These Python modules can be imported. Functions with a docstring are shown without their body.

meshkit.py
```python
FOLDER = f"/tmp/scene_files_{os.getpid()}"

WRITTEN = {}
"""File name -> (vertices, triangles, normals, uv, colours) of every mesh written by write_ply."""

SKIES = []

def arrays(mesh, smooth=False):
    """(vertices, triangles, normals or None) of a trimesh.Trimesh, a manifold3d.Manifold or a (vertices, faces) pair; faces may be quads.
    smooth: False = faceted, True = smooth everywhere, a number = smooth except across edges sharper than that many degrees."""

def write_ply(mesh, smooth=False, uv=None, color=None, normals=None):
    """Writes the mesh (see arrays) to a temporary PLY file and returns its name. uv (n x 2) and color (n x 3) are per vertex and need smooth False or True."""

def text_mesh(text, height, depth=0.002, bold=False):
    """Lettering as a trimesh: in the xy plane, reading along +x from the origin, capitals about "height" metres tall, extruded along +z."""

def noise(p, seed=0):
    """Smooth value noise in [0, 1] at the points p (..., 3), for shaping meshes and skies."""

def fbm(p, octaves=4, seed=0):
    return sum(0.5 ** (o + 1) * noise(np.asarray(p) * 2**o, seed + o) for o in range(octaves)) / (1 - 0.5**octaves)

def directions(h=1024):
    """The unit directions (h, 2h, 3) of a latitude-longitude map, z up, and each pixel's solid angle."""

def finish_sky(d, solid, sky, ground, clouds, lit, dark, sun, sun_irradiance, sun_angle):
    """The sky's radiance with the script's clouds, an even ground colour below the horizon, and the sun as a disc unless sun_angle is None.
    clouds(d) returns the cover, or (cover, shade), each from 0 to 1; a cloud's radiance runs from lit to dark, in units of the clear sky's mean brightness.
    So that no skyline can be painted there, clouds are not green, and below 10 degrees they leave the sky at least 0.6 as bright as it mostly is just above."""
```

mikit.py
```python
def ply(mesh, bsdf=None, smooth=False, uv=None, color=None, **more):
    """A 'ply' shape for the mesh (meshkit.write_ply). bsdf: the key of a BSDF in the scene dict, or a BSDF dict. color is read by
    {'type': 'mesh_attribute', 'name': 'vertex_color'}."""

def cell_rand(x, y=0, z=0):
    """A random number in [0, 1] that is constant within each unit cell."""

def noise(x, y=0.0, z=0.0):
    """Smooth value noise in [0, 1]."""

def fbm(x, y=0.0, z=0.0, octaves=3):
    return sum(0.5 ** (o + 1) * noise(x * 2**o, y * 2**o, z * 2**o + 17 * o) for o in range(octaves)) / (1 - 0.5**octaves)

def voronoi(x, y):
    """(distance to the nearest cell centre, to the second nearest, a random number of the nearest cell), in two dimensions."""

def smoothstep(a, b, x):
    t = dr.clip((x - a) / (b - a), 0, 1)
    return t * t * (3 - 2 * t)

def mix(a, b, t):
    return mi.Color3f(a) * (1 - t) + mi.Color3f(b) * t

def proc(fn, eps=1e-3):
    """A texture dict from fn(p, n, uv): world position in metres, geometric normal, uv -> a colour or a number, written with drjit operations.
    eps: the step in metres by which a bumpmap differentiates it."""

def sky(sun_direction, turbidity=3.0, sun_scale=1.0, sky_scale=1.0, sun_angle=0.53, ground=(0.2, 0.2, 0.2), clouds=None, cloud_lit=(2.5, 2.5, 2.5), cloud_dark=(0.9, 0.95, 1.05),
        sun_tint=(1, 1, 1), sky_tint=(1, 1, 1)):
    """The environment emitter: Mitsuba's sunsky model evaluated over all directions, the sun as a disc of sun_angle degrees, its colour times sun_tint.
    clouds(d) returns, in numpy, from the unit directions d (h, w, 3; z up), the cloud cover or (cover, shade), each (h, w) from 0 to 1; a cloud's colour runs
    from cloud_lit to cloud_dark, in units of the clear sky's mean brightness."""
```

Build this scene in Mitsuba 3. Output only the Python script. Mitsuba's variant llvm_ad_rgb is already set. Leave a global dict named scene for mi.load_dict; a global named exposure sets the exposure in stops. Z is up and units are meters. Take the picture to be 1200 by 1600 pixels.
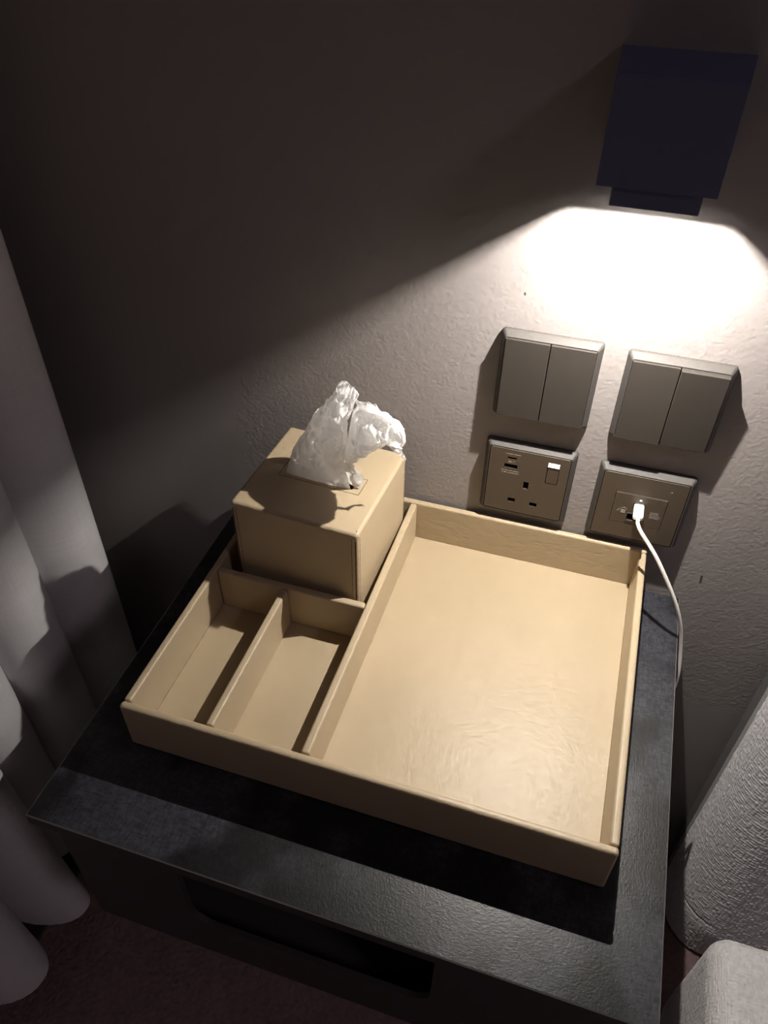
import math
import numpy as np
import trimesh
import manifold3d as m3
import drjit as dr
import mitsuba as mi
import mikit
import meshkit
from mikit import noise, fbm, smoothstep, mix, proc
from shapely.geometry import box as sbox

T = mi.ScalarTransform4f
scene, labels = {}, {}

# ------------------------------------------------------------------ camera, light levels, exposure
CAM = np.array([0.109813, -0.603158, 1.088853])
FWD = np.array([-0.217015, 0.710977, -0.668891])
UP = np.array([-0.209998, 0.635175, 0.743272])
scene['camera'] = {'type': 'perspective', 'fov': 66.4859, 'fov_axis': 'y', 'near_clip': 0.01, 'far_clip': 50.0,
                   'to_world': T().look_at(origin=CAM.tolist(), target=(CAM + FWD).tolist(), up=UP.tolist())}
exposure = 0.0
LAMP_RADIANCE = [66600.0, 62500.0, 57000.0]      # the LED chip of the wall lamp
ROOM_RADIANCE = [0.86, 0.70, 0.78]           # unseen fill light added overhead for the room ambient

# ------------------------------------------------------------------ materials
def rgb(*c):
    return {'type': 'rgb', 'value': list(c)}


def bump(inner, fn, h=1.0, eps=4e-4):
    return {'type': 'twosided', 'b': {'type': 'bumpmap', 'tex': proc(fn, eps), 'scale': h, 'b': inner}}


def two(inner):
    return {'type': 'twosided', 'b': inner}


def wall_color(p, n, uv):
    v = fbm(p.x * 3, p.y * 3, p.z * 3)
    c = mix((0.235, 0.213, 0.207), (0.262, 0.238, 0.231), v)
    # two small chips in the paint beside the outlet
    d = dr.maximum(dr.abs(p.x - 0.2555 + (p.z - 0.5245) * 0.1) / 0.0010, dr.abs(p.z - 0.5245) / 0.0055)
    d2 = dr.maximum(dr.abs(p.x - 0.0435) / 0.0008, dr.abs(p.z - 0.795) / 0.0012)
    chip = dr.select((p.y > -0.01) & ((d < 1) | (d2 < 1)), 1.0, 0.0)
    return mix(c, (0.06, 0.055, 0.05), chip)


scene['m_wall'] = two({'type': 'principled', 'base_color': proc(wall_color), 'roughness': 0.62, 'specular': 0.3})
scene['m_ceiling'] = two({'type': 'diffuse', 'reflectance': rgb(0.6, 0.58, 0.56)})


def carpet_color(p, n, uv):
    v = fbm(p.x * 260, p.y * 260, 1.0, 3)
    w = fbm(p.x * 24, p.y * 24, 5.0, 3)
    return mix((0.12, 0.080, 0.080), (0.28, 0.19, 0.185), 0.65 * v + 0.35 * w)


scene['m_carpet'] = bump({'type': 'diffuse', 'reflectance': proc(carpet_color)}, lambda p, n, uv: 0.002 * fbm(p.x * 300, p.y * 300, 2.0, 2), 1.0, 6e-4)
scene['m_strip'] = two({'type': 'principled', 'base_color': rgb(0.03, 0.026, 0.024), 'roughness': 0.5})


def leather_relief(p, n, uv):
    q = p.x * 0.9 + p.y + p.z * 0.8
    r = p.y * 0.45 - p.x + p.z * 0.5
    a = fbm(q * 420, r * 420, p.z * 420, 2)
    crease = dr.abs(fbm(p.x * 70 + 3 * noise(p.x * 20, p.y * 20), p.y * 160, p.z * 90, 3) - 0.5)
    return 0.00022 * a + 0.00010 * smoothstep(0.0, 0.09, crease)


def leather_color(p, n, uv):
    v = fbm(p.x * 22, p.y * 22, p.z * 22, 3)
    return mix((0.355, 0.280, 0.179), (0.395, 0.314, 0.206), v)


scene['m_leather'] = bump({'type': 'principled', 'base_color': proc(leather_color), 'roughness': 0.46, 'specular': 0.45}, leather_relief, 1.0, 4e-4)
scene['m_thread'] = two({'type': 'diffuse', 'reflectance': rgb(0.13, 0.085, 0.045)})


def top_color(p, n, uv):
    v = fbm(p.x * 20, p.y * 20, 2.0, 4)
    g = 0.5 * noise(p.x * 900, p.y * 260, 1.0) + 0.5 * noise(p.x * 260, p.y * 900, 4.0)
    c = mix((0.006, 0.006, 0.007), (0.029, 0.030, 0.037), smoothstep(0.36, 0.66, v))
    return c * (0.45 + 1.1 * g)


def top_relief(p, n, uv):
    a = noise(p.x * 1500, p.y * 600, 1.0) + noise(p.x * 600, p.y * 1500, 4.0)
    b = fbm(p.x * 45, p.y * 45, 2.0, 3)
    return 0.000042 * a + 0.00001 * b


scene['m_top'] = bump({'type': 'principled', 'base_color': proc(top_color), 'roughness': 0.38, 'specular': 0.5}, top_relief, 1.0, 3e-4)
scene['m_cabinet'] = two({'type': 'principled', 'base_color': rgb(0.045, 0.039, 0.039), 'roughness': 0.6})
scene['m_edge_highlight'] = two({'type': 'principled', 'base_color': rgb(0.16, 0.152, 0.140), 'roughness': 0.4})  # light caught on the tabletop bevel, put into a pale colour
scene['m_black'] = two({'type': 'diffuse', 'reflectance': rgb(0.006, 0.006, 0.006)})


def plate_relief(p, n, uv):
    return 0.00004 * noise(p.x * 2500, p.y * 2500, p.z * 2500)


scene['m_plate'] = bump({'type': 'principled', 'base_color': rgb(0.042, 0.036, 0.031), 'roughness': 0.55, 'metallic': 0.2, 'specular': 0.4}, plate_relief, 1.0, 2e-4)
scene['m_frame'] = bump({'type': 'principled', 'base_color': rgb(0.062, 0.057, 0.053), 'roughness': 0.60, 'metallic': 0.2, 'specular': 0.35}, plate_relief, 1.5, 2e-4)
scene['m_plate_bounce'] = bump({'type': 'principled', 'base_color': rgb(0.074, 0.056, 0.041), 'roughness': 0.5, 'metallic': 0.2, 'specular': 0.45}, plate_relief, 1.0, 2e-4)  # plate colour warmed to carry light bounced off the tray
scene['m_print'] = two({'type': 'diffuse', 'reflectance': rgb(0.42, 0.39, 0.35)})
scene['m_white_plastic'] = two({'type': 'principled', 'base_color': rgb(0.86, 0.85, 0.83), 'roughness': 0.35})
scene['m_cable'] = two({'type': 'principled', 'base_color': rgb(0.78, 0.75, 0.70), 'roughness': 0.5})
scene['m_lamp'] = two({'type': 'principled', 'base_color': rgb(0.085, 0.092, 0.165), 'roughness': 0.55, 'specular': 0.35})
scene['m_reflector'] = two({'type': 'diffuse', 'reflectance': rgb(0.62, 0.60, 0.57)})
scene['m_tissue'] = {'type': 'principledthin', 'base_color': rgb(0.90, 0.895, 0.885), 'roughness': 0.7, 'diff_trans': 1.1, 'spec_trans': 0.0}


def curtain_color(p, n, uv):
    v = noise(p.y * 900 + p.x * 900, p.z * 40, 0.0) * 0.5 + noise(p.y * 60, p.z * 900, 3.0) * 0.5
    return mix((0.64, 0.625, 0.64), (0.70, 0.685, 0.695), v)


scene['m_curtain'] = two({'type': 'diffuse', 'reflectance': proc(curtain_color)})


def woven_color(p, n, uv):
    v = noise(p.x * 420 + p.y * 420, p.z * 420, p.y * 420)
    return mix((0.50, 0.485, 0.50), (0.68, 0.665, 0.68), v)


def bed_color(p, n, uv):
    v = noise(p.x * 380 + p.z * 300, p.y * 260, p.z * 380)
    return mix((0.56, 0.545, 0.54), (0.72, 0.705, 0.70), v)


scene['m_headboard'] = two({'type': 'principled', 'base_color': proc(woven_color), 'roughness': 0.75, 'specular': 0.3, 'sheen': 0.3})
scene['m_bed'] = two({'type': 'principled', 'base_color': proc(bed_color), 'roughness': 0.7, 'specular': 0.3, 'sheen': 0.3})
scene['m_shade_board'] = two({'type': 'principled', 'base_color': rgb(0.10, 0.097, 0.096), 'roughness': 0.6})  # soft wall shadow beside the headboard, put into a dark board
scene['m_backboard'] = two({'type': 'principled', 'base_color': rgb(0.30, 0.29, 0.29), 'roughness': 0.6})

# ------------------------------------------------------------------ helpers
def numbered(name, parent=None):
    base = f'{parent}__{name}' if parent else name
    key, k = base, 0
    while key in scene or key in labels:
        k += 1
        key = f'{base}_{k:03d}'
    return key


def thing(name, label, cat, group=None):
    key = numbered(name)
    labels[key] = {'label': label, 'category': cat}
    if group:
        labels[key]['group'] = group
    return key


def add(name, mesh, mat, parent=None, label=None, smooth=30, stuff=False, **more):
    key = numbered(name, parent)
    scene[key] = mikit.ply(mesh, mat, smooth=smooth, **more)
    d = {}
    if label:
        d['label'] = label
    if stuff:
        d['kind'] = 'stuff'
    if d:
        labels[key] = d
    return key


def struct(name, mesh, mat, label, parent=None):
    key = f'{parent}__{name}' if parent else name
    scene[key] = mikit.ply(mesh, mat)
    labels[key] = {'kind': 'structure', 'label': label}
    return key


def rbox(x0, x1, y0, y1, z0, z1, r=0.002, n=3):
    r = min(r, (x1 - x0) / 2.001, (y1 - y0) / 2.001, (z1 - z0) / 2.001)
    s = trimesh.creation.uv_sphere(r, count=[2 * n + 1, 4 * n])
    v = np.vstack([s.vertices * np.array([1, 1, 1]) + [x, y, z] for x in (x0 + r, x1 - r) for y in (y0 + r, y1 - r) for z in (z0 + r, z1 - r)])
    return trimesh.convex.convex_hull(v)


def hull(pts):
    return trimesh.convex.convex_hull(np.asarray(pts, float))


def M(t):
    return m3.Manifold(m3.Mesh(np.asarray(t.vertices, np.float32), np.asarray(t.faces, np.uint32)))


def mbox(x0, x1, y0, y1, z0, z1):
    return m3.Manifold.cube([x1 - x0, y1 - y0, z1 - z0]).translate([x0, y0, z0])


def tri(man):
    m = man.to_mesh()
    return trimesh.Trimesh(m.vert_properties[:, :3], m.tri_verts, process=True)


def rrect(cx, cz, w, h, r, n=5):
    pts = []
    for (sx, sz, a0) in ((1, 1, 0), (-1, 1, 90), (-1, -1, 180), (1, -1, 270)):
        for k in range(n + 1):
            a = math.radians(a0 + 90 * k / n)
            pts.append((cx + sx * (w / 2 - r) + r * math.cos(a), cz + sz * (h / 2 - r) + r * math.sin(a)))
    return pts


def plane(corners):
    return (np.array(corners, float), np.array([[0, 1, 2, 3]]))


def tube(points, r, sides=14, sub=8):
    from scipy.interpolate import CubicSpline
    p = np.array(points, float)
    t = np.r_[0, np.cumsum(np.linalg.norm(np.diff(p, axis=0), axis=1))]
    p = CubicSpline(t, p)(np.linspace(0, t[-1], len(points) * sub))
    d = np.gradient(p, axis=0)
    d /= np.linalg.norm(d, axis=1, keepdims=True)
    a = np.cross(d, [0.3, 1, 0.2])
    a /= np.linalg.norm(a, axis=1, keepdims=True)
    b = np.cross(d, a)
    th = np.arange(sides) * 2 * np.pi / sides
    v = (p[:, None] + r * (np.cos(th)[None, :, None] * a[:, None] + np.sin(th)[None, :, None] * b[:, None])).reshape(-1, 3)
    i, j = np.meshgrid(np.arange(len(p) - 1), np.arange(sides), indexing='ij')
    q = np.stack([i * sides + j, i * sides + (j + 1) % sides, (i + 1) * sides + (j + 1) % sides, (i + 1) * sides + j], -1).reshape(-1, 4)
    f = np.vstack([q[:, [0, 1, 2]], q[:, [0, 2, 3]]])
    n = len(v)
    v = np.vstack([v, p[:1], p[-1:]])
    k = np.arange(sides)
    caps = np.vstack([np.stack([np.full(sides, n), (k + 1) % sides, k], 1), np.stack([np.full(sides, n + 1), n - sides + k, n - sides + (k + 1) % sides], 1)])
    m = trimesh.Trimesh(v, np.vstack([f, caps]), process=False)
    m.fix_normals()
    return m


def lettering(text, height, x, z, y, depth=0.00012):
    m = meshkit.text_mesh(text, height, depth)
    m.apply_transform(trimesh.transformations.rotation_matrix(math.pi / 2, [1, 0, 0]))
    m.apply_translation([x, y, z])
    return m


cat_meshes = trimesh.util.concatenate
ZT = 0.5          # table top above the floor

# ------------------------------------------------------------------ the setting
XL, XR, YF, ZC = -0.52, 3.0, -3.2, 2.6


def graded(*parts):
    """Grid lines: (start, end, step) one after another."""
    out = [np.linspace(a, b, max(2, int(round((b - a) / h)) + 1))[(1 if k else 0):] for k, (a, b, h) in enumerate(parts)]
    return np.concatenate(out)


def grid_faces(n, m):
    i, j = np.meshgrid(np.arange(n - 1), np.arange(m - 1), indexing='ij')
    q = np.stack([i * m + j, i * m + j + 1, (i + 1) * m + j + 1, (i + 1) * m + j], -1).reshape(-1, 4)
    return np.vstack([q[:, [0, 1, 2]], q[:, [0, 2, 3]]])


def wall_mesh():
    # plaster relief as geometry where the lamp rakes the wall; plain beyond
    gx = graded((XL, -0.26, 0.05), (-0.26, 0.37, 0.00078), (0.37, XR, 0.25))
    gz = graded((0, 0.32, 0.06), (0.32, 0.90, 0.00078), (0.90, ZC, 0.15))
    Z, X = np.meshgrid(gz, gx, indexing='ij')
    p = np.stack([X, Z, 0 * X], -1)
    h = meshkit.fbm(p * 430 + 1.5 * meshkit.noise(p * 160)[..., None], 2, 3) - 0.5
    h2 = meshkit.noise(p * 120, 9) - 0.5
    fade = np.clip(np.minimum(np.minimum(X + 0.25, 0.365 - X), np.minimum(Z - 0.325, 0.895 - Z)) / 0.02, 0, 1)
    y = -fade * (0.00038 * h + 0.00008 * h2)
    v = np.stack([X, y, Z], -1).reshape(-1, 3)
    return trimesh.Trimesh(v, grid_faces(len(gz), len(gx)), process=False)


scene['wall_back'] = mikit.ply(wall_mesh(), 'm_wall', smooth=True)
labels['wall_back'] = {'kind': 'structure', 'label': 'taupe grey painted wall with orange-peel texture behind the nightstand'}
struct('wall_left', plane([(XL, YF, 0), (XL, 0, 0), (XL, 0, ZC), (XL, YF, ZC)]), 'm_wall', 'grey wall behind the curtain')
struct('wall_right', plane([(XR, 0, 0), (XR, YF, 0), (XR, YF, ZC), (XR, 0, ZC)]), 'm_wall', 'grey wall on the right of the room')
struct('wall_front', plane([(XR, YF, 0), (XL, YF, 0), (XL, YF, ZC), (XR, YF, ZC)]), 'm_wall', 'grey wall behind the camera')
struct('ceiling', plane([(XL, YF, ZC), (XL, 0, ZC), (XR, 0, ZC), (XR, YF, ZC)]), 'm_ceiling', 'pale ceiling')
struct('floor', plane([(XL, YF, 0), (XR, YF, 0), (XR, 0, 0), (XL, 0, 0)]), 'm_carpet', 'dark reddish brown carpet')
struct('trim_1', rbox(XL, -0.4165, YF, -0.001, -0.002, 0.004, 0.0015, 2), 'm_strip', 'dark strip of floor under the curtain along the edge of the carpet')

# dim fill light, out of view, added to give the room its ambient
cl = thing('fill_light', 'round dim fill light, unseen, added overhead for the ambient', 'fill light')
ring = trimesh.creation.annulus(0.24, 0.26, 0.03)
ring.apply_translation([2.0, -1.25, ZC - 0.015])
add('rim', ring, 'm_white_plastic', cl)
disc = trimesh.creation.cylinder(0.24, 0.012, sections=40)
disc.apply_translation([2.0, -1.25, ZC - 0.012])
add('glow_plate', disc, 'm_white_plastic', cl, emitter={'type': 'area', 'radiance': {'type': 'rgb', 'value': [18 * c for c in ROOM_RADIANCE]}})

# ------------------------------------------------------------------ wall lamp
LX, LY, LZ = 0.1262, -0.060, ZT + 0.413      # the LED
wl = thing('wall_lamp', 'dark navy box wall lamp shining down from the upper right corner', 'wall lamp')
hb = hull([(0.0838, 0, ZT + 0.412), (0.1675, 0, ZT + 0.412), (0.0838, 0, ZT + 0.4765), (0.1675, 0, ZT + 0.4765),
           (0.0868, -0.080, ZT + 0.4135), (0.1605, -0.080, ZT + 0.4135),
           (0.0872, -0.080, ZT + 0.4755), (0.1601, -0.080, ZT + 0.4755), (0.0868, -0.079, ZT + 0.4770), (0.1605, -0.079, ZT + 0.4770)])
housing = M(hb)
AX0, AX1, AY0, AY1, AZ = 0.1102, 0.1412, -0.0735, -0.0447, ZT + 0.401
block = M(rbox(0.0970, 0.1525, -0.0778, -0.014, AZ, ZT + 0.43, 0.0008, 2))
well = mbox(AX0, AX1, AY0, AY1, AZ - 0.01, LZ + 0.0015)
add('housing', tri(housing - mbox(0.0972, 0.1523, -0.0776, -0.0142, ZT + 0.38, ZT + 0.428)), 'm_lamp', wl, smooth=False)
add('light_block', tri(block - well), 'm_lamp', wl, smooth=False)
liner = mbox(AX0 + 0.0001, AX1 - 0.0001, AY0 + 0.0001, AY1 - 0.0001, AZ + 0.0004, LZ + 0.0012) - mbox(AX0 + 0.0004, AX1 - 0.0004, AY0 + 0.0004, AY1 - 0.0004, AZ - 0.01, LZ)
add('reflector', tri(liner), 'm_reflector', wl, smooth=False)
e = 0.0019
led = (np.array([(LX - e, LY - e, LZ - 0.0003), (LX - e, LY + e, LZ - 0.0003), (LX + e, LY + e, LZ - 0.0003), (LX + e, LY - e, LZ - 0.0003)]), np.array([[0, 1, 2, 3]]))
glow = (np.array([(AX0 + 0.0005, AY0 + 0.0005, LZ - 0.0001), (AX0 + 0.0005, AY1 - 0.0005, LZ - 0.0001), (AX1 - 0.0005, AY1 - 0.0005, LZ - 0.0001), (AX1 - 0.0005, AY0 + 0.0005, LZ - 0.0001)]), np.array([[0, 1, 2, 3]]))  # emissive plate added for the soft glow above the lamp cutoff
add('glow_plate', glow, 'm_white_plastic', wl, smooth=False, label='glowing plate added round the LED for the soft glow on the wall', emitter={'type': 'area', 'radiance': {'type': 'rgb', 'value': [0.0020 * c for c in LAMP_RADIANCE]}})
add('light_source', led, 'm_white_plastic', wl, smooth=False, emitter={'type': 'area', 'radiance': {'type': 'rgb', 'value': LAMP_RADIANCE}})

# ------------------------------------------------------------------ nightstand
ns = thing('nightstand', 'dark grey wall-hung nightstand with a textured top and a slot pull in its drawer', 'nightstand')
TX0, TX1, TY0, TY1 = -0.2413, 0.2415, -0.4037, -0.0075
ch = 0.0009


def slab(i0, z):
    return [(TX0 + i0, TY0 + i0, z), (TX1 - i0, TY0 + i0, z), (TX1 - i0, TY1 - i0, z), (TX0 + i0, TY1 - i0, z)]


add('tabletop', hull(slab(ch, ZT) + slab(ch, ZT - 0.013)), 'm_top', ns, smooth=False)
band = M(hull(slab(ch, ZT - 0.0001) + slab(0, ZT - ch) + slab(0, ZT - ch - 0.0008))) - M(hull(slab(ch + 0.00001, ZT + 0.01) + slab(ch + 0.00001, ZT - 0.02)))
lip = M(hull(slab(0, ZT - ch - 0.0009) + slab(0, ZT - 0.013))) - M(hull(slab(ch + 0.00001, ZT + 0.01) + slab(ch + 0.00001, ZT - 0.02)))
add('edge_strip', tri(lip), 'm_cabinet', ns, smooth=False)
add('edge_highlight', tri(band), 'm_edge_highlight', ns, label='thin chamfer painted pale for the light caught on the edge of the top', smooth=False)
BX0, BX1, BY0, BZ0, BZ1 = -0.2370, 0.2370, -0.3900, 0.2830, ZT - 0.013
add('side_panel', rbox(BX0, BX0 + 0.016, BY0 + 0.0052, 0, BZ0, BZ1, 0.001, 2), 'm_cabinet', ns)
add('side_panel', rbox(BX1 - 0.016, BX1, BY0 + 0.0052, 0, BZ0, BZ1, 0.001, 2), 'm_cabinet', ns)
add('bottom_panel', rbox(BX0 + 0.016, BX1 - 0.016, BY0 + 0.0052, 0, BZ0, BZ0 + 0.014, 0.001, 2), 'm_cabinet', ns)
add('back_panel', rbox(BX0 + 0.016, BX1 - 0.016, -0.012, 0, BZ0 + 0.014, BZ1, 0.001, 2), 'm_cabinet', ns)
slot = sbox(-0.127 + 0.022, 0.351 + 0.022, 0.090 - 0.022, 0.474 - 0.022).buffer(0.022, quad_segs=8)
front = sbox(BX0, BZ0, BX1, BZ1 - 0.002).buffer(-0.003).buffer(0.003, quad_segs=6).difference(slot)
fm = trimesh.creation.extrude_polygon(front, 0.005, engine='earcut')
fm.apply_transform(trimesh.transformations.rotation_matrix(math.pi / 2, [1, 0, 0]))
fm.apply_translation([0, BY0 + 0.005, 0])
df = add('drawer_front', fm, 'm_cabinet', ns, smooth=False, label='drawer front with a rounded slot cut out as its pull')
add('drawer_box', rbox(BX0 + 0.02, BX1 - 0.02, -0.30, -0.29, BZ0 + 0.02, BZ1 - 0.002, 0.001, 2), 'm_black', ns)

# ------------------------------------------------------------------ leather tray
tr = thing('tray', 'beige leather organiser tray with one large and three small compartments on the nightstand', 'tray')
H = ZT + 0.0536
X0, X1, Y0, Y1 = -0.1958, 0.1975, -0.3221, -0.0036
th = 0.0070
zb = ZT + 0.0002
add('base', rbox(X0 + th, X1 - th, Y0 + th, Y1 - th, zb, ZT + 0.0062, 0.0008, 2), 'm_leather', tr, label='leather lined floor of the tray')
add('front_wall', rbox(X0, X1, Y0, Y0 + th, zb, H, 0.0028, 4), 'm_leather', tr)
add('back_wall', rbox(X0, X1, Y1 - th, Y1, zb, H, 0.0026, 4), 'm_leather', tr)
add('side_wall', rbox(X0 + 0.0002, X0 + th, Y0 + th + 0.0003, Y1 - th - 0.0003, zb, H - 0.0004, 0.0022, 4), 'm_leather', tr)
add('side_wall', rbox(X1 - th, X1 - 0.0002, Y0 + th + 0.0003, Y1 - th - 0.0003, zb, H - 0.0004, 0.0022, 4), 'm_leather', tr)
add('divider', rbox(-0.0422, -0.0348, Y0 + th + 0.0003, Y1 - th - 0.0003, ZT + 0.006, H - 0.0006, 0.0022, 4), 'm_leather', tr, label='long divider beside the large compartment')
add('divider', rbox(X0 + th + 0.0003, -0.0425, -0.1627, -0.1553, ZT + 0.006, H - 0.0006, 0.0022, 4), 'm_leather', tr, label='cross divider in front of the tissue box')
add('divider', rbox(-0.1229, -0.1160, Y0 + th + 0.0003, -0.1630, ZT + 0.006, H - 0.0012, 0.0022, 4), 'm_leather', tr, label='short divider between the two small compartments')

# ------------------------------------------------------------------ tissue box
tb = thing('tissue_box', 'beige leather cube tissue box standing in the rear compartment of the tray', 'tissue box')
BC, BA, BS, BH0, BH1 = np.array([-0.1090, -0.0868]), -0.058, 0.1235, ZT + 0.0066, ZT + 0.1300
hs = BS / 2


def boxed(m):
    m = m.copy()
    m.apply_transform(trimesh.transformations.rotation_matrix(BA, [0, 0, 1]))
    m.apply_translation([BC[0], BC[1], 0])
    return m


SLX0, SLX1, SLY0, SLY1 = -0.0335, 0.0335, -0.0070, 0.0065
body = M(rbox(-hs, hs, -hs, hs, BH0 - 0.004, BH1, 0.0036, 5)) ^ mbox(-1, 1, -1, 1, BH0, 2)
body = body - mbox(-hs + 0.004, hs - 0.004, -hs + 0.004, hs - 0.004, BH0 - 0.01, BH1 - 0.004)
body = body - mbox(SLX0, SLX1, SLY0, SLY1, BH1 - 0.02, BH1 + 0.02)
# open corner seams between the front panel and the side panels
body = body - mbox(hs - 0.0030, hs - 0.0016, -hs - 0.01, -hs + 0.0026, BH0 - 0.01, BH1 - 0.0075)
body = body - mbox(-hs + 0.0016, -hs + 0.0030, -hs - 0.01, -hs + 0.0026, BH0 - 0.01, BH1 - 0.0075)
add('cover', boxed(tri(body)), 'm_leather', tb, smooth=35)
st = []


def dashes(a, b, n, wide=0.0006):
    a, b = np.array(a, float), np.array(b, float)
    d = (b - a) / np.linalg.norm(b - a)
    L = np.linalg.norm(b - a) / n
    for k in range(n):
        c = a + (b - a) * (k + 0.5) / n
        ext = np.abs(d) * L * 0.30 + wide / 2
        st.append(trimesh.creation.box(ext * 2, trimesh.transformations.translation_matrix(c)))


zt_ = BH1 - 0.0001
mx0, mx1, my0, my1 = SLX0 - 0.0045, SLX1 + 0.0085, SLY0 - 0.0050, SLY1 + 0.0045
for a, b, n in (((mx0, my0, zt_), (mx1, my0, zt_), 26), ((mx1, my0, zt_), (mx1, my1, zt_), 8), ((mx1, my1, zt_), (mx0, my1, zt_), 26), ((mx0, my1, zt_), (mx0, my0, zt_), 8)):
    dashes(a, b, n)
for sx in (1, -1):
    dashes((sx * (hs - 0.0058), -hs + 0.0001, BH0 + 0.003), (sx * (hs - 0.0058), -hs + 0.0001, BH1 - 0.005), 40, 0.0005)
    dashes((sx * (hs - 0.0001), -hs + 0.0045, BH0 + 0.003), (sx * (hs - 0.0001), -hs + 0.0045, BH1 - 0.005), 40, 0.0005)
    dashes((sx * (hs - 0.0001), hs - 0.0045, BH0 + 0.003), (sx * (hs - 0.0001), hs - 0.0045, BH1 - 0.005), 40, 0.0005)
    dashes((sx * (hs - 0.0030), -hs + 0.0030, BH1 - 0.0006), (sx * (hs - 0.0030), -hs + 0.0062, BH1 - 0.0004), 2, 0.0008)
add('stitching', boxed(cat_meshes(st)), 'm_thread', tb, label='dark stitching along the seams and round the slot', smooth=False, stuff=True)

# ------------------------------------------------------------------ tissue
def crumple(v, amp, f, seed):
    """Sharp creases: folded noise, pushing the points about, mostly through the sheet."""
    out = v.copy()
    w = v + 0.010 * (np.stack([meshkit.noise(v * 40 + 3.7 * k, seed + 30 + k) for k in range(3)], -1) - 0.5)
    for k, g in enumerate((0.45, 1.0, 0.45)):
        h = 0
        for o, (m, b) in enumerate(((1.0, 1.0), (1.9, 0.55), (3.7, 0.24))):
            n = meshkit.noise(w * [f * m * 1.15, f * m, f * m * 0.75] + 11.3 * k + 5.1 * o, seed + 3 * o + k)
            h = h + b * (np.minimum(np.abs(2 * n - 1), 0.62) * 1.6 - 0.45)
        out[:, k] += amp * g * h
    return out


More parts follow.
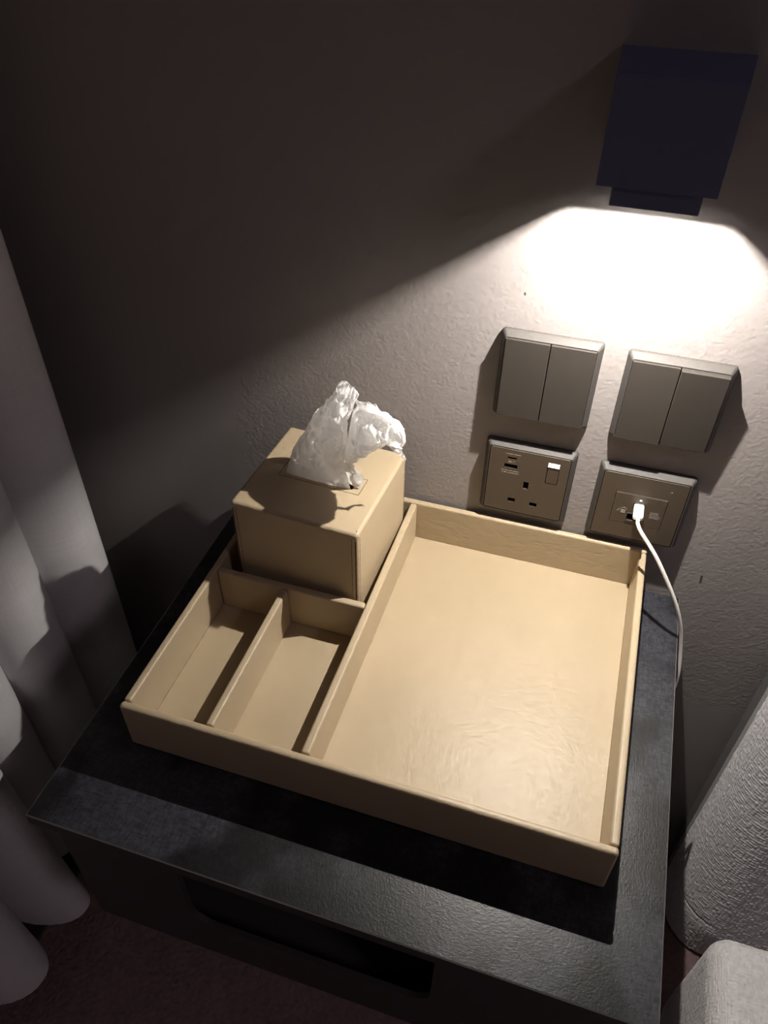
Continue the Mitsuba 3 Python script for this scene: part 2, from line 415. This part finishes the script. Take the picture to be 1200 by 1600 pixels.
def sheet(rows, nu=90, nv=90):
    """A surface through rows of 3-D control points (bottom to top), cubic in both directions."""
    from scipy.interpolate import CubicSpline, make_interp_spline
    A = np.array(rows, float)
    U = make_interp_spline(np.linspace(0, 1, A.shape[1]), A, k=min(3, A.shape[1] - 1), axis=1)(np.linspace(0, 1, nu))
    V = make_interp_spline(np.linspace(0, 1, A.shape[0]), U, k=min(3, A.shape[0] - 1), axis=0)(np.linspace(0, 1, nv))
    i, j = np.meshgrid(np.arange(nv - 1), np.arange(nu - 1), indexing='ij')
    q = np.stack([i * nu + j, i * nu + j + 1, (i + 1) * nu + j + 1, (i + 1) * nu + j], -1).reshape(-1, 4)
    return V.reshape(-1, 3), q


def P3(rows):
    return [[(x, y, ZT + z) for x, y, z in r] for r in rows]


def tissue_part(rows, amp, f, seed, edge=0.0, nu=90, nv=90, pleat=0.0, npleat=6.0):
    v, q = sheet(P3(rows), nu, nv)
    s = np.tile(np.linspace(0, 1, nu), nv)
    t = np.repeat(np.linspace(0, 1, nv), nu)
    if pleat:
        ph = npleat * s + 1.3 * meshkit.noise(np.c_[s * 3, t * 2, s * 0 + seed]) * 2
        v[:, 1] += pleat * (np.abs((ph % 1) * 2 - 1) - 0.5) * np.clip(t * 4, 0, 1)
    ragged = edge * (meshkit.noise(np.c_[s * 9, s * 0, s * 0 + seed], 3) - 0.5) * np.clip((t - 0.8) * 5, 0, 1)
    v[:, 2] += ragged
    w = np.clip(t * 7, 0.12, 1)[:, None]
    v = v * (1 - w) + crumple(v, amp, f, seed) * w
    return trimesh.Trimesh(v, np.vstack([q[:, [0, 1, 2]], q[:, [0, 2, 3]]]), process=False)


front_sheet = [
    [(-0.1420, -0.0925, 0.1265), (-0.1240, -0.0935, 0.1265), (-0.1070, -0.0945, 0.1265), (-0.0895, -0.0953, 0.1265), (-0.0765, -0.0957, 0.1265)],
    [(-0.1380, -0.0880, 0.1466), (-0.1177, -0.0980, 0.1571), (-0.0995, -0.1030, 0.1628), (-0.0877, -0.1010, 0.1636), (-0.0814, -0.0940, 0.1606)],
    [(-0.1273, -0.0870, 0.1694), (-0.1103, -0.1000, 0.1801), (-0.0950, -0.1070, 0.1863), (-0.0849, -0.1040, 0.1854), (-0.0801, -0.0950, 0.1813)],
    [(-0.1141, -0.0870, 0.1948), (-0.1017, -0.0980, 0.2032), (-0.0894, -0.1060, 0.2090), (-0.0822, -0.1040, 0.2082), (-0.0782, -0.0960, 0.2048)],
    [(-0.0991, -0.0900, 0.2177), (-0.0904, -0.0980, 0.2232), (-0.0825, -0.1020, 0.2258), (-0.0765, -0.1010, 0.2243), (-0.0726, -0.0970, 0.2209)],
    [(-0.0900, -0.0940, 0.2307), (-0.0848, -0.0960, 0.2384), (-0.0794, -0.0970, 0.2447), (-0.0727, -0.0980, 0.2411), (-0.0670, -0.0980, 0.2372)],
]
rear_sheet = [
    [(-0.1450, -0.0800, 0.1249), (-0.1300, -0.0780, 0.1224), (-0.1131, -0.0780, 0.1227), (-0.0963, -0.0780, 0.1230), (-0.0859, -0.0790, 0.1237)],
    [(-0.1391, -0.0840, 0.1440), (-0.1274, -0.0760, 0.1423), (-0.1118, -0.0730, 0.1452), (-0.0981, -0.0740, 0.1493), (-0.0858, -0.0820, 0.1556)],
    [(-0.1281, -0.0840, 0.1673), (-0.1215, -0.0740, 0.1628), (-0.1100, -0.0700, 0.1627), (-0.0964, -0.0740, 0.1687), (-0.0837, -0.0850, 0.1782)],
    [(-0.1140, -0.0860, 0.1944), (-0.1100, -0.0780, 0.1903), (-0.1013, -0.0760, 0.1910), (-0.0913, -0.0800, 0.1958), (-0.0799, -0.0900, 0.2027)],
    [(-0.0992, -0.0890, 0.2170), (-0.0951, -0.0860, 0.2157), (-0.0885, -0.0860, 0.2165), (-0.0813, -0.0880, 0.2171), (-0.0733, -0.0950, 0.2200)],
    [(-0.0901, -0.0930, 0.2295), (-0.0859, -0.0930, 0.2358), (-0.0806, -0.0940, 0.2418), (-0.0740, -0.0950, 0.2384), (-0.0678, -0.0970, 0.2360)],
]
lobe_front = [
    [(-0.0830, -0.0940, 0.1602), (-0.0794, -0.1000, 0.1778), (-0.0763, -0.1020, 0.1919), (-0.0746, -0.1000, 0.2049), (-0.0734, -0.0950, 0.2166)],
    [(-0.0732, -0.0980, 0.1616), (-0.0673, -0.1080, 0.1842), (-0.0638, -0.1120, 0.2019), (-0.0640, -0.1080, 0.2139), (-0.0672, -0.0980, 0.2216)],
    [(-0.0643, -0.1020, 0.1742), (-0.0573, -0.1140, 0.1957), (-0.0539, -0.1180, 0.2107), (-0.0543, -0.1140, 0.2201), (-0.0576, -0.1040, 0.2262)],
    [(-0.0520, -0.1060, 0.1882), (-0.0453, -0.1180, 0.2060), (-0.0422, -0.1220, 0.2185), (-0.0435, -0.1180, 0.2253), (-0.0475, -0.1080, 0.2286)],
    [(-0.0431, -0.1080, 0.1957), (-0.0355, -0.1190, 0.2113), (-0.0323, -0.1240, 0.2222), (-0.0336, -0.1200, 0.2267), (-0.0378, -0.1110, 0.2282)],
    [(-0.0334, -0.1100, 0.2022), (-0.0274, -0.1180, 0.2125), (-0.0245, -0.1220, 0.2204), (-0.0252, -0.1200, 0.2243), (-0.0297, -0.1130, 0.2252)],
    [(-0.0238, -0.1130, 0.2050), (-0.0217, -0.1160, 0.2102), (-0.0204, -0.1180, 0.2153), (-0.0209, -0.1180, 0.2193), (-0.0244, -0.1150, 0.2227)],
]
lobe_rear = [
    [(-0.0832, -0.0920, 0.1599), (-0.0847, -0.0860, 0.1664), (-0.0838, -0.0820, 0.1761), (-0.0805, -0.0840, 0.1927), (-0.0741, -0.0930, 0.2149)],
    [(-0.0734, -0.0960, 0.1609), (-0.0755, -0.0850, 0.1679), (-0.0751, -0.0800, 0.1779), (-0.0728, -0.0830, 0.1961), (-0.0682, -0.0950, 0.2188)],
    [(-0.0646, -0.1000, 0.1735), (-0.0661, -0.0880, 0.1760), (-0.0661, -0.0820, 0.1839), (-0.0637, -0.0860, 0.2002), (-0.0586, -0.1010, 0.2233)],
    [(-0.0525, -0.1040, 0.1872), (-0.0536, -0.0920, 0.1867), (-0.0536, -0.0860, 0.1920), (-0.0524, -0.0900, 0.2054), (-0.0485, -0.1050, 0.2257)],
    [(-0.0437, -0.1060, 0.1945), (-0.0421, -0.0970, 0.1947), (-0.0418, -0.0920, 0.1983), (-0.0410, -0.0950, 0.2086), (-0.0387, -0.1080, 0.2253)],
    [(-0.0337, -0.1090, 0.2018), (-0.0316, -0.1030, 0.2011), (-0.0307, -0.1000, 0.2036), (-0.0303, -0.1020, 0.2105), (-0.0302, -0.1110, 0.2231)],
    [(-0.0241, -0.1120, 0.2045), (-0.0231, -0.1110, 0.2063), (-0.0225, -0.1100, 0.2089), (-0.0227, -0.1110, 0.2137), (-0.0249, -0.1130, 0.2207)],
]
flap = [
    [(-0.0646, -0.1060, 0.2263), (-0.0565, -0.1100, 0.2285), (-0.0480, -0.1130, 0.2302), (-0.0417, -0.1150, 0.2312), (-0.0308, -0.1170, 0.2275)],
    [(-0.0684, -0.1000, 0.2248), (-0.0590, -0.1040, 0.2284), (-0.0504, -0.1070, 0.2300), (-0.0438, -0.1100, 0.2299), (-0.0313, -0.1140, 0.2273)],
    [(-0.0706, -0.0960, 0.2234), (-0.0662, -0.0970, 0.2268), (-0.0564, -0.0990, 0.2289), (-0.0492, -0.1010, 0.2299), (-0.0320, -0.1100, 0.2258)],
]
tongue = [
    [(-0.0811, -0.0990, 0.1629), (-0.0761, -0.1000, 0.1633), (-0.0727, -0.0980, 0.1610)],
    [(-0.0813, -0.0960, 0.1494), (-0.0744, -0.0980, 0.1512), (-0.0695, -0.0940, 0.1509)],
    [(-0.0814, -0.0925, 0.1369), (-0.0737, -0.0945, 0.1365), (-0.0669, -0.0900, 0.1404)],
    [(-0.0804, -0.0915, 0.1327), (-0.0742, -0.0935, 0.1323), (-0.0697, -0.0935, 0.1322)],
]
tail = [
    [(-0.0371, -0.1120, 0.2037), (-0.0330, -0.1130, 0.2053), (-0.0295, -0.1120, 0.2038)],
    [(-0.0362, -0.1100, 0.1967), (-0.0316, -0.1110, 0.1988), (-0.0280, -0.1100, 0.1975)],
    [(-0.0321, -0.1070, 0.1920), (-0.0285, -0.1080, 0.1924), (-0.0258, -0.1070, 0.1912)],
    [(-0.0262, -0.1040, 0.1830), (-0.0249, -0.1050, 0.1828), (-0.0242, -0.1040, 0.1820)],
]
parts = [tissue_part(front_sheet, 0.0048, 62, 1, 0.006, 170, 170, 0.0012, 3.2), tissue_part(rear_sheet, 0.0040, 60, 21, 0.004, 100, 100, 0.0, 4.0),
         tissue_part(lobe_front, 0.0068, 66, 41, 0.004, 150, 150), tissue_part(lobe_rear, 0.0050, 64, 51, 0.004, 90, 90),
         tissue_part(flap, 0.0026, 80, 61, 0.006, 100, 50), tissue_part(tongue, 0.0016, 90, 71, 0.002, 60, 60), tissue_part(tail, 0.0030, 120, 81, 0.004, 50, 60)]
ti = add('tissue', cat_meshes(parts), 'm_tissue', smooth=50)
labels[ti] = {'label': 'crumpled white tissue pulled up out of the slot of the tissue box', 'category': 'tissue'}

# ------------------------------------------------------------------ switches and outlets
def ring_pts(cx, cz, w, r, y):
    return [(x, y, z) for x, z in rrect(cx, cz, w, w, r)]


def plate_frame(cx, cz, parent):
    outer = hull(ring_pts(cx, cz, 0.0860, 0.0035, 0) + ring_pts(cx, cz, 0.0860, 0.0035, -0.0022) + ring_pts(cx, cz, 0.0852, 0.0032, -0.0032)
                 + ring_pts(cx, cz, 0.0790, 0.0026, -0.0086) + ring_pts(cx, cz, 0.0782, 0.0024, -0.0092))
    cut = hull(ring_pts(cx, cz, 0.0768, 0.0020, -0.0030) + ring_pts(cx, cz, 0.0768, 0.0020, -0.02))
    add('frame', tri(M(outer) - M(cut)), 'm_frame', parent, smooth=25)


def rocker(parent, x0, x1, z0, z1, yt, yb, label=None, mat='m_plate'):
    r = 0.0006
    s = trimesh.creation.uv_sphere(r, count=[5, 8]).vertices
    v = []
    for x in (x0 + r, x1 - r):
        for z, y in ((z0 + r, yb + r), (z1 - r, yt + r)):
            v += [s + [x, y, z], s + [x, -0.004, z]]
    return add('rocker', trimesh.convex.convex_hull(np.vstack(v)), mat, parent, label=label, smooth=35)


C1, C2, C3, C4 = (0.0722, ZT + 0.2204), (0.1777, ZT + 0.2187), (0.0708, ZT + 0.1064), (0.1777, ZT + 0.1035)
for (cx, cz), lab, tilt in ((C1, 'grey double rocker switch above the three pin socket', (0, 0)), (C2, 'grey double rocker switch above the charging outlet, its right rocker tilted out', (0, 1))):
    sw = thing('light_switch', lab, 'light switch')
    plate_frame(cx, cz, sw)
    for k, t in enumerate(tilt):
        a, b = (cx - 0.0381, cx - 0.0003) if k == 0 else (cx + 0.0003, cx + 0.0381)
        rocker(sw, a, b, cz - 0.0381, cz + 0.0381, *((-0.0150, -0.0110) if t else (-0.0116, -0.0124)), label='right rocker, tilted out at the top' if t else None)

so = thing('wall_socket', 'dark brown wall socket, its face painted warmer for the tray bounce, with three pin holes, two charging ports and a rocker switch', 'socket')
cx, cz = C3
plate_frame(cx, cz, so)
ins = M(hull(ring_pts(cx, cz, 0.0758, 0.0018, -0.0031) + ring_pts(cx, cz, 0.0758, 0.0018, -0.0087) + ring_pts(cx, cz, 0.0750, 0.0016, -0.0093)))
holes = {'earth_hole': (0.0687, 0.0736, 0.1003, 0.1090), 'pin_hole': (0.0560, 0.0631, 0.0811, 0.0857), 'pin_hole_001': (0.0775, 0.0846, 0.0805, 0.0851),
         'port_small': (0.0502, 0.0588, 0.1329, 0.1352), 'port_wide': (0.0480, 0.0604, 0.1222, 0.1267)}
for n_, (a, b, c, d) in holes.items():
    ins = ins - mbox(a, b, -0.02, -0.0042, ZT + c, ZT + d)
ins = ins - mbox(0.0882, 0.0998, -0.02, -0.0040, ZT + 0.1125, ZT + 0.1374)
add('face_plate', tri(ins), 'm_plate_bounce', so, smooth=False)
for n_, (a, b, c, d) in holes.items():
    nm = {'earth_hole': 'shutter', 'pin_hole': 'shutter', 'pin_hole_001': 'shutter', 'port_small': 'charging_port', 'port_wide': 'charging_port'}[n_]
    lb = {'earth_hole': 'black shutter in the upright earth hole', 'port_small': 'small black charging port', 'port_wide': 'wide black charging port'}.get(n_)
    add(nm, tri(mbox(a + 0.0001, b - 0.0001, -0.0058, -0.0043, ZT + c + 0.0001, ZT + d - 0.0001)), 'm_black', so, smooth=False, label=lb)
rk = rocker(so, 0.0886, 0.0994, ZT + 0.1129, ZT + 0.1326, -0.0100, -0.0094, mat='m_plate_bounce', label='narrow rocker, its lit upper end painted white')
capm = hull([(x, y, ZT + z) for x in (0.0886, 0.0994) for y, z in ((-0.0042, 0.1371), (-0.0092, 0.1371), (-0.0106, 0.1328), (-0.0042, 0.1328))])
add('rocker_highlight', capm, 'm_white_plastic', so, smooth=False, label='upper end of the rocker, its highlight painted white')  # highlight on the sloped rocker end, put into white colour
pr = []
for a, b, z in ((0.0472, 0.0622, 0.1388), (0.0455, 0.0624, 0.1190)):
    pr.append(trimesh.creation.box((b - a, 0.00012, 0.00028), trimesh.transformations.translation_matrix([(a + b) / 2, -0.00934, ZT + z])))
for k in range(3):
    pr.append(trimesh.creation.box((0.0006, 0.00012, 0.0019), trimesh.transformations.translation_matrix([0.0518 + 0.0011 * k, -0.00934, ZT + 0.1299])))
pr.append(lettering('( )', 0.0018, 0.0549, ZT + 0.1291, -0.0093))
pr.append(lettering('DC 5V 2.1A/3000mA', 0.00125, 0.0456, ZT + 0.1159, -0.0093))
add('lettering', cat_meshes(pr), 'm_print', so, smooth=False, label='pale printed lines and lettering round the ports', stuff=True)

us = thing('charging_outlet', 'dark brown wall outlet, its face painted warmer for the tray bounce, with a lit green dot and a white cable plugged in', 'charging outlet')
cx, cz = C4
plate_frame(cx, cz, us)
ins = M(hull(ring_pts(cx, cz, 0.0758, 0.0018, -0.0031) + ring_pts(cx, cz, 0.0758, 0.0018, -0.0087) + ring_pts(cx, cz, 0.0750, 0.0016, -0.0093)))
ins = ins - mbox(0.1541, 0.2012, -0.02, -0.0050, ZT + 0.0842, ZT + 0.1213)
add('face_plate', tri(ins), 'm_plate_bounce', us, smooth=False)
mod = M(hull([(x, y, ZT + z) for x in (0.1545, 0.2008) for y, z in ((-0.0051, 0.0846), (-0.0095, 0.0846), (-0.0100, 0.1196), (-0.0092, 0.1210), (-0.0051, 0.1210))]))
mod = mod - mbox(0.1690, 0.1815, -0.02, -0.0060, ZT + 0.0890, ZT + 0.0972) - mbox(0.1722, 0.1824, -0.02, -0.0060, ZT + 0.1040, ZT + 0.1112)
mo = add('port_module', tri(mod), 'm_plate_bounce', us, smooth=False)
add('charging_port', tri(mbox(0.1691, 0.1814, -0.0074, -0.0061, ZT + 0.0891, ZT + 0.0971)), 'm_black', us, smooth=False)
port_rim = mbox(0.1680, 0.1825, -0.0102, -0.0097, ZT + 0.0880, ZT + 0.0982) - mbox(0.1691, 0.1814, -0.02, 0, ZT + 0.0891, ZT + 0.0971)
add('port_rim', tri(port_rim), 'm_frame', us, smooth=False)
dot = trimesh.creation.icosphere(2, 1.0)
dot.apply_scale([0.0013, 0.0006, 0.0010])
dot.apply_translation([0.1777, -0.00995, ZT + 0.1150])
add('indicator_light', dot, 'm_white_plastic', us, label='small pale green indicator light', smooth=True, emitter={'type': 'area', 'radiance': {'type': 'rgb', 'value': [0.25, 0.62, 0.52]}})
pr = [lettering(t, 0.00115, 0.1886, ZT + z, -0.0099) for t, z in (('DC 5V/3A', 0.1027), ('DC 9V/2A', 0.1006), ('DC 12V/1.5A', 0.0985), ('(18W MAX)', 0.0964))]
bolt = hull([(0.1588, -0.0098, ZT + 0.0976), (0.1600, -0.0098, ZT + 0.1000), (0.1606, -0.0098, ZT + 0.0996), (0.1588, -0.0100, ZT + 0.0976), (0.1600, -0.0100, ZT + 0.1000), (0.1606, -0.0100, ZT + 0.0996)])
bolt2 = hull([(0.1600, -0.0098, ZT + 0.0998), (0.1606, -0.0098, ZT + 0.0994), (0.1615, -0.0098, ZT + 0.1022), (0.1600, -0.0100, ZT + 0.0998), (0.1606, -0.0100, ZT + 0.0994), (0.1615, -0.0100, ZT + 0.1022)])
pr += [bolt, bolt2]
for z in (0.0972, 0.0986, 0.1000):
    pr.append(trimesh.creation.box((0.0042, 0.0002, 0.0008), trimesh.transformations.translation_matrix([0.1645, -0.00995, ZT + z])))
ang = np.linspace(0, math.pi, 9)
for a0, a1 in zip(ang[:-1], ang[1:]):
    c = 0.1650 + 0.0026 * math.cos((a0 + a1) / 2), ZT + 0.1006 + 0.0026 * math.sin((a0 + a1) / 2)
    bx = trimesh.creation.box((0.0003, 0.0002, 0.0011), trimesh.transformations.rotation_matrix(-(a0 + a1) / 2, [0, 1, 0]))
    bx.apply_translation([c[0], -0.00995, c[1]])
    pr.append(bx)
for k, h_ in enumerate((0.0006, 0.0009, 0.0013)):
    pr.append(trimesh.creation.box((0.0004, 0.0002, h_), trimesh.transformations.translation_matrix([0.2003 + 0.0008 * k, -0.00935, ZT + 0.1300 + h_ / 2])))
add('lettering', cat_meshes(pr), 'm_print', us, smooth=False, label='pale printed charging symbol and ratings', stuff=True)

# ------------------------------------------------------------------ charging cable
cb = thing('charging_cable', 'white charging cable running from the wall outlet over the right edge of the nightstand', 'cable')
add('plug', rbox(0.1729, 0.1822, -0.0275, -0.0064, ZT + 0.1044, ZT + 0.1106, 0.0022, 4), 'm_white_plastic', cb, label='white plug')
cr = 0.0018
path = [(0.1777, -0.0265, 0.1072), (0.1787, -0.0330, 0.1050), (0.1850, -0.0395, 0.0995), (0.1960, -0.0470, 0.0905), (0.2110, -0.0545, 0.0720), (0.2250, -0.0590, 0.0500), (0.2375, -0.0610, 0.0230),
        (0.2440, -0.0620, 0.0020), (0.2490, -0.0650, -0.0200), (0.2525, -0.0690, -0.0400), (0.2530, -0.0740, -0.0620), (0.2500, -0.0800, -0.0900), (0.2460, -0.0900, -0.1400), (0.2440, -0.1000, -0.2400), (0.2460, -0.1050, -0.3800), (0.2560, -0.1000, -0.4700), (0.2900, -0.0800, -0.4982)]
add('cord', tube([(x, y, ZT + z) for x, y, z in path], cr), 'm_cable', cb, smooth=True)

# ------------------------------------------------------------------ curtain
def curtain_mesh():
    ridges = [(-0.097, 0.055), (-0.186, 0.050), (-0.268, 0.030), (-0.328, 0.099), (-0.412, 0.089)]
    y = -0.424
    rng = np.random.default_rng(4)
    while y > -2.0:
        y -= 0.088 + 0.012 * rng.random()
        ridges.append((y, 0.045 + 0.018 * rng.random()))
    xs, ys, gain = [], [], []
    base = -0.455
    yprev = -0.048
    for (yr, d), nxt in zip(ridges, ridges[1:] + [(ridges[-1][0] - 0.09, 0)]):
        ynext = (yr + nxt[0]) / 2
        for k in range(15):
            t = -1 + 2 * k / 15
            ys.append(yr + (-t) * (yprev - yr) if t < 0 else yr + t * (ynext - yr))
            xs.append(d * (max(0.0, 1 - abs(t) ** 2.3)) ** 0.62)
            gain.append(1.0 if d > 0.08 else 0.0)
        yprev = ynext
    xs, ys, gain = np.array(xs), np.array(ys), np.array(gain)
    zz = np.linspace(0.050, ZC, 60)
    a = np.arange(len(xs))
    V = []
    for z in zz:
        w = 0.0035 * np.sin(a * 0.21 + 2.1 * z) * (1 - 0.4 * z / ZC)
        deep = 1 - 0.34 * gain * (1 - math.exp(-(z - 0.05) / 0.22))      # these folds flare out towards the hem
        V.append(np.c_[base + xs * deep + w + 0.010 * (0.5 - z) * 0.2, ys + 0.004 * np.sin(1.7 * z + a * 0.07), np.full(len(xs), z)])
    V = np.array(V)
    n, m = V.shape[:2]
    i, j = np.meshgrid(np.arange(n - 1), np.arange(m - 1), indexing='ij')
    q = np.stack([i * m + j, i * m + j + 1, (i + 1) * m + j + 1, (i + 1) * m + j], -1).reshape(-1, 4)
    f = np.vstack([q[:, [0, 1, 2]], q[:, [0, 2, 3]]])
    fr = trimesh.Trimesh(V.reshape(-1, 3), f, process=False)
    nn = fr.vertex_normals
    back = trimesh.Trimesh(fr.vertices - nn * 0.0012, f[:, ::-1], process=False)
    return cat_meshes([fr, back])


cu = add('curtain', curtain_mesh(), 'm_curtain', smooth=60)
labels[cu] = {'label': 'pale grey floor-length curtain hanging in deep folds left of the nightstand', 'category': 'curtain'}

# ------------------------------------------------------------------ headboard and bed
hd = thing('headboard', 'grey woven upholstered headboard on the wall right of the nightstand', 'headboard')


def weave(a, b, seed, period=0.0042):
    """Height of an irregular basket weave, 0 to about 1, at the coordinates a, b along the cloth."""
    rng = np.random.default_rng(seed)
    tab = rng.random((256, 256, 3))
    p = np.stack([a * 90, b * 90, 0 * a], -1)
    a = a + 0.0013 * (meshkit.noise(p, seed) - 0.5)
    b = b + 0.0013 * (meshkit.noise(p, seed + 1) - 0.5)
    ca, cb = np.floor(a / period).astype(int), np.floor(b / period).astype(int)
    fa, fb = a / period - ca - 0.5, b / period - cb - 0.5
    r = tab[ca % 256, cb % 256]
    over = (r[..., 0] > 0.72) ^ ((ca + cb) % 2 == 0)
    ha, hb = np.sqrt(np.maximum(0, 1 - 3.7 * fa * fa)), np.sqrt(np.maximum(0, 1 - 3.7 * fb * fb))
    return np.where(over, ha + 0.2 * hb, hb + 0.2 * ha) * (0.55 + 0.45 * r[..., 1])


HX, HR = 0.350, 0.052


def cushion_mesh(z0, z1, gz, seed, pinch0, pinch1):
    """Padding swept round its left front corner; real woven relief near the camera, plain further off."""
    out = []
    gs = graded((0, 0.32, 0.0008), (0.32, 1.75, 0.12))
    for z in gz:
        yf = -0.088 - 0.038 * np.clip((0.45 - z) / 0.35, -0.4, 1.1)          # leans out towards its foot
        e = 0.0
        for zz, pz in ((z - z0, pinch0), (z1 - z, pinch1)):
            if zz < pz:
                e = max(e, pz - math.sqrt(max(0.0, pz * pz - (pz - zz) ** 2)))
        side = -yf - 0.038 - HR
        L1, L2 = max(side, 0.0005), HR * math.pi / 2
        s_ = gs
        x = np.where(s_ < L1, HX, np.where(s_ < L1 + L2, HX + HR - HR * np.cos((s_ - L1) / HR), HX + HR + s_ - L1 - L2))
        y = np.where(s_ < L1, -0.038 - s_, np.where(s_ < L1 + L2, -0.038 - L1 - HR * np.sin((s_ - L1) / HR), yf))
        ang = np.clip((s_ - L1) / L2, 0, 1) * math.pi / 2
        nx, ny = -np.cos(ang), -np.sin(ang)
        out.append(np.stack([x, y, np.full_like(x, z), nx, ny, np.full_like(x, e), s_], -1))
    A = np.array(out)
    h = weave(A[..., 6], A[..., 2], seed) * 0.0014
    h *= np.clip((0.31 - A[..., 6]) / 0.03, 0, 1) * np.clip((0.60 - A[..., 2]) / 0.03, 0, 1)
    h -= A[..., 5]
    V = np.stack([A[..., 0] + A[..., 3] * h, A[..., 1] + A[..., 4] * h, A[..., 2]], -1)
    n, m = V.shape[:2]
    top = V[-1] * [1, 0, 1] + [0, -0.031, 0]
    # close the back: a last column and end rows folded in to the board
    Vb = np.concatenate([np.concatenate([V[:, :1] * [1, 0, 1] + [0.004, -0.031, 0], V, V[:, -1:] * [1, 0, 1] + [0, -0.031, 0]], 1)], 0)
    first, last = Vb[:1].copy(), Vb[-1:].copy()
    first[..., 1] = last[..., 1] = -0.031
    Vb = np.concatenate([first, Vb, last], 0)
    return trimesh.Trimesh(Vb.reshape(-1, 3), grid_faces(Vb.shape[0], Vb.shape[1])[:, ::-1], process=False)


add('shade_board', rbox(0.3520, 1.95, -0.022, 0, 0.02, 1.12, 0.002, 2), 'm_shade_board', hd, label='dark board added for the band of shadow on the wall behind the padding')
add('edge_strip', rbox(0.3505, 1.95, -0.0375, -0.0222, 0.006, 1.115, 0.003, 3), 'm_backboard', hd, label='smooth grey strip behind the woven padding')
SEAM = 0.083
add('cushion', cushion_mesh(SEAM + 0.0005, 1.10, graded((SEAM + 0.0005, 0.56, 0.0008), (0.56, 1.10, 0.06)), 5, 0.004, 0.02), 'm_headboard', hd, smooth=True)
add('lower_pad', cushion_mesh(0.004, SEAM - 0.0005, graded((0.004, SEAM - 0.0005, 0.0008)), 6, 0.004, 0.004), 'm_headboard', hd, smooth=True, label='lower strip of padding under the seam')
bd = thing('bed', 'low pale grey fabric bed base with a rounded corner in front of the headboard', 'bed')


def bed_mesh(x0, x1, y0, y1, z0, z1, r):
    gx = graded((x0, x0 + 0.17, 0.0008), (x0 + 0.17, x1, 0.1))
    gy = graded((y0, y1 - 0.26, 0.15), (y1 - 0.26, y1, 0.0008))
    gz = graded((z0, z0 + 0.08, 0.02), (z0 + 0.08, z1, 0.0008))
    V, F, at = [], [], 0
    lo, hi = np.array([x0, y0, z0]) + r, np.array([x1, y1, z1]) - r
    for ax, val, g1, g2, flip in ((0, x0, gy, gz, True), (0, x1, gy[[0, -1]], gz[[0, -1]], False), (1, y0, gx[[0, -1]], gz[[0, -1]], False), (1, y1, gx, gz, True), (2, z1, gx, gy, False)):
        a, b = np.meshgrid(g1, g2, indexing='ij')
        p = np.empty(a.shape + (3,))
        o = [k for k in range(3) if k != ax]
        p[..., ax], p[..., o[0]], p[..., o[1]] = val, a, b
        c = np.clip(p, lo, hi)
        d = p - c
        n = d / np.maximum(np.linalg.norm(d, axis=-1, keepdims=True), 1e-9)
        u = np.where(np.abs(n[..., 2]) > 0.7, p[..., 0], p[..., 2] + p[..., 0])
        h = weave(u, p[..., 1] + (p[..., 0] if ax == 1 else 0), 8, 0.0036) * 0.0010
        h *= np.clip((x0 + 0.165 - p[..., 0]) / 0.02, 0, 1) * np.clip((p[..., 1] - (y1 - 0.255)) / 0.02, 0, 1)
        q = c + n * (r + h[..., None])
        V.append(q.reshape(-1, 3))
        f = grid_faces(*a.shape)
        F.append((f[:, ::-1] if flip else f) + at)
        at += len(V[-1])
    m = trimesh.Trimesh(np.vstack(V), np.vstack(F), process=False)
    m.merge_vertices(digits_vertex=7)
    return m


add('base', bed_mesh(0.347, 1.95, -2.15, -0.200, 0.010, 0.238, 0.026), 'm_bed', bd, smooth=True)
add('plinth', rbox(0.41, 1.89, -2.09, -0.26, 0, 0.012, 0.001, 1), 'm_black', bd)
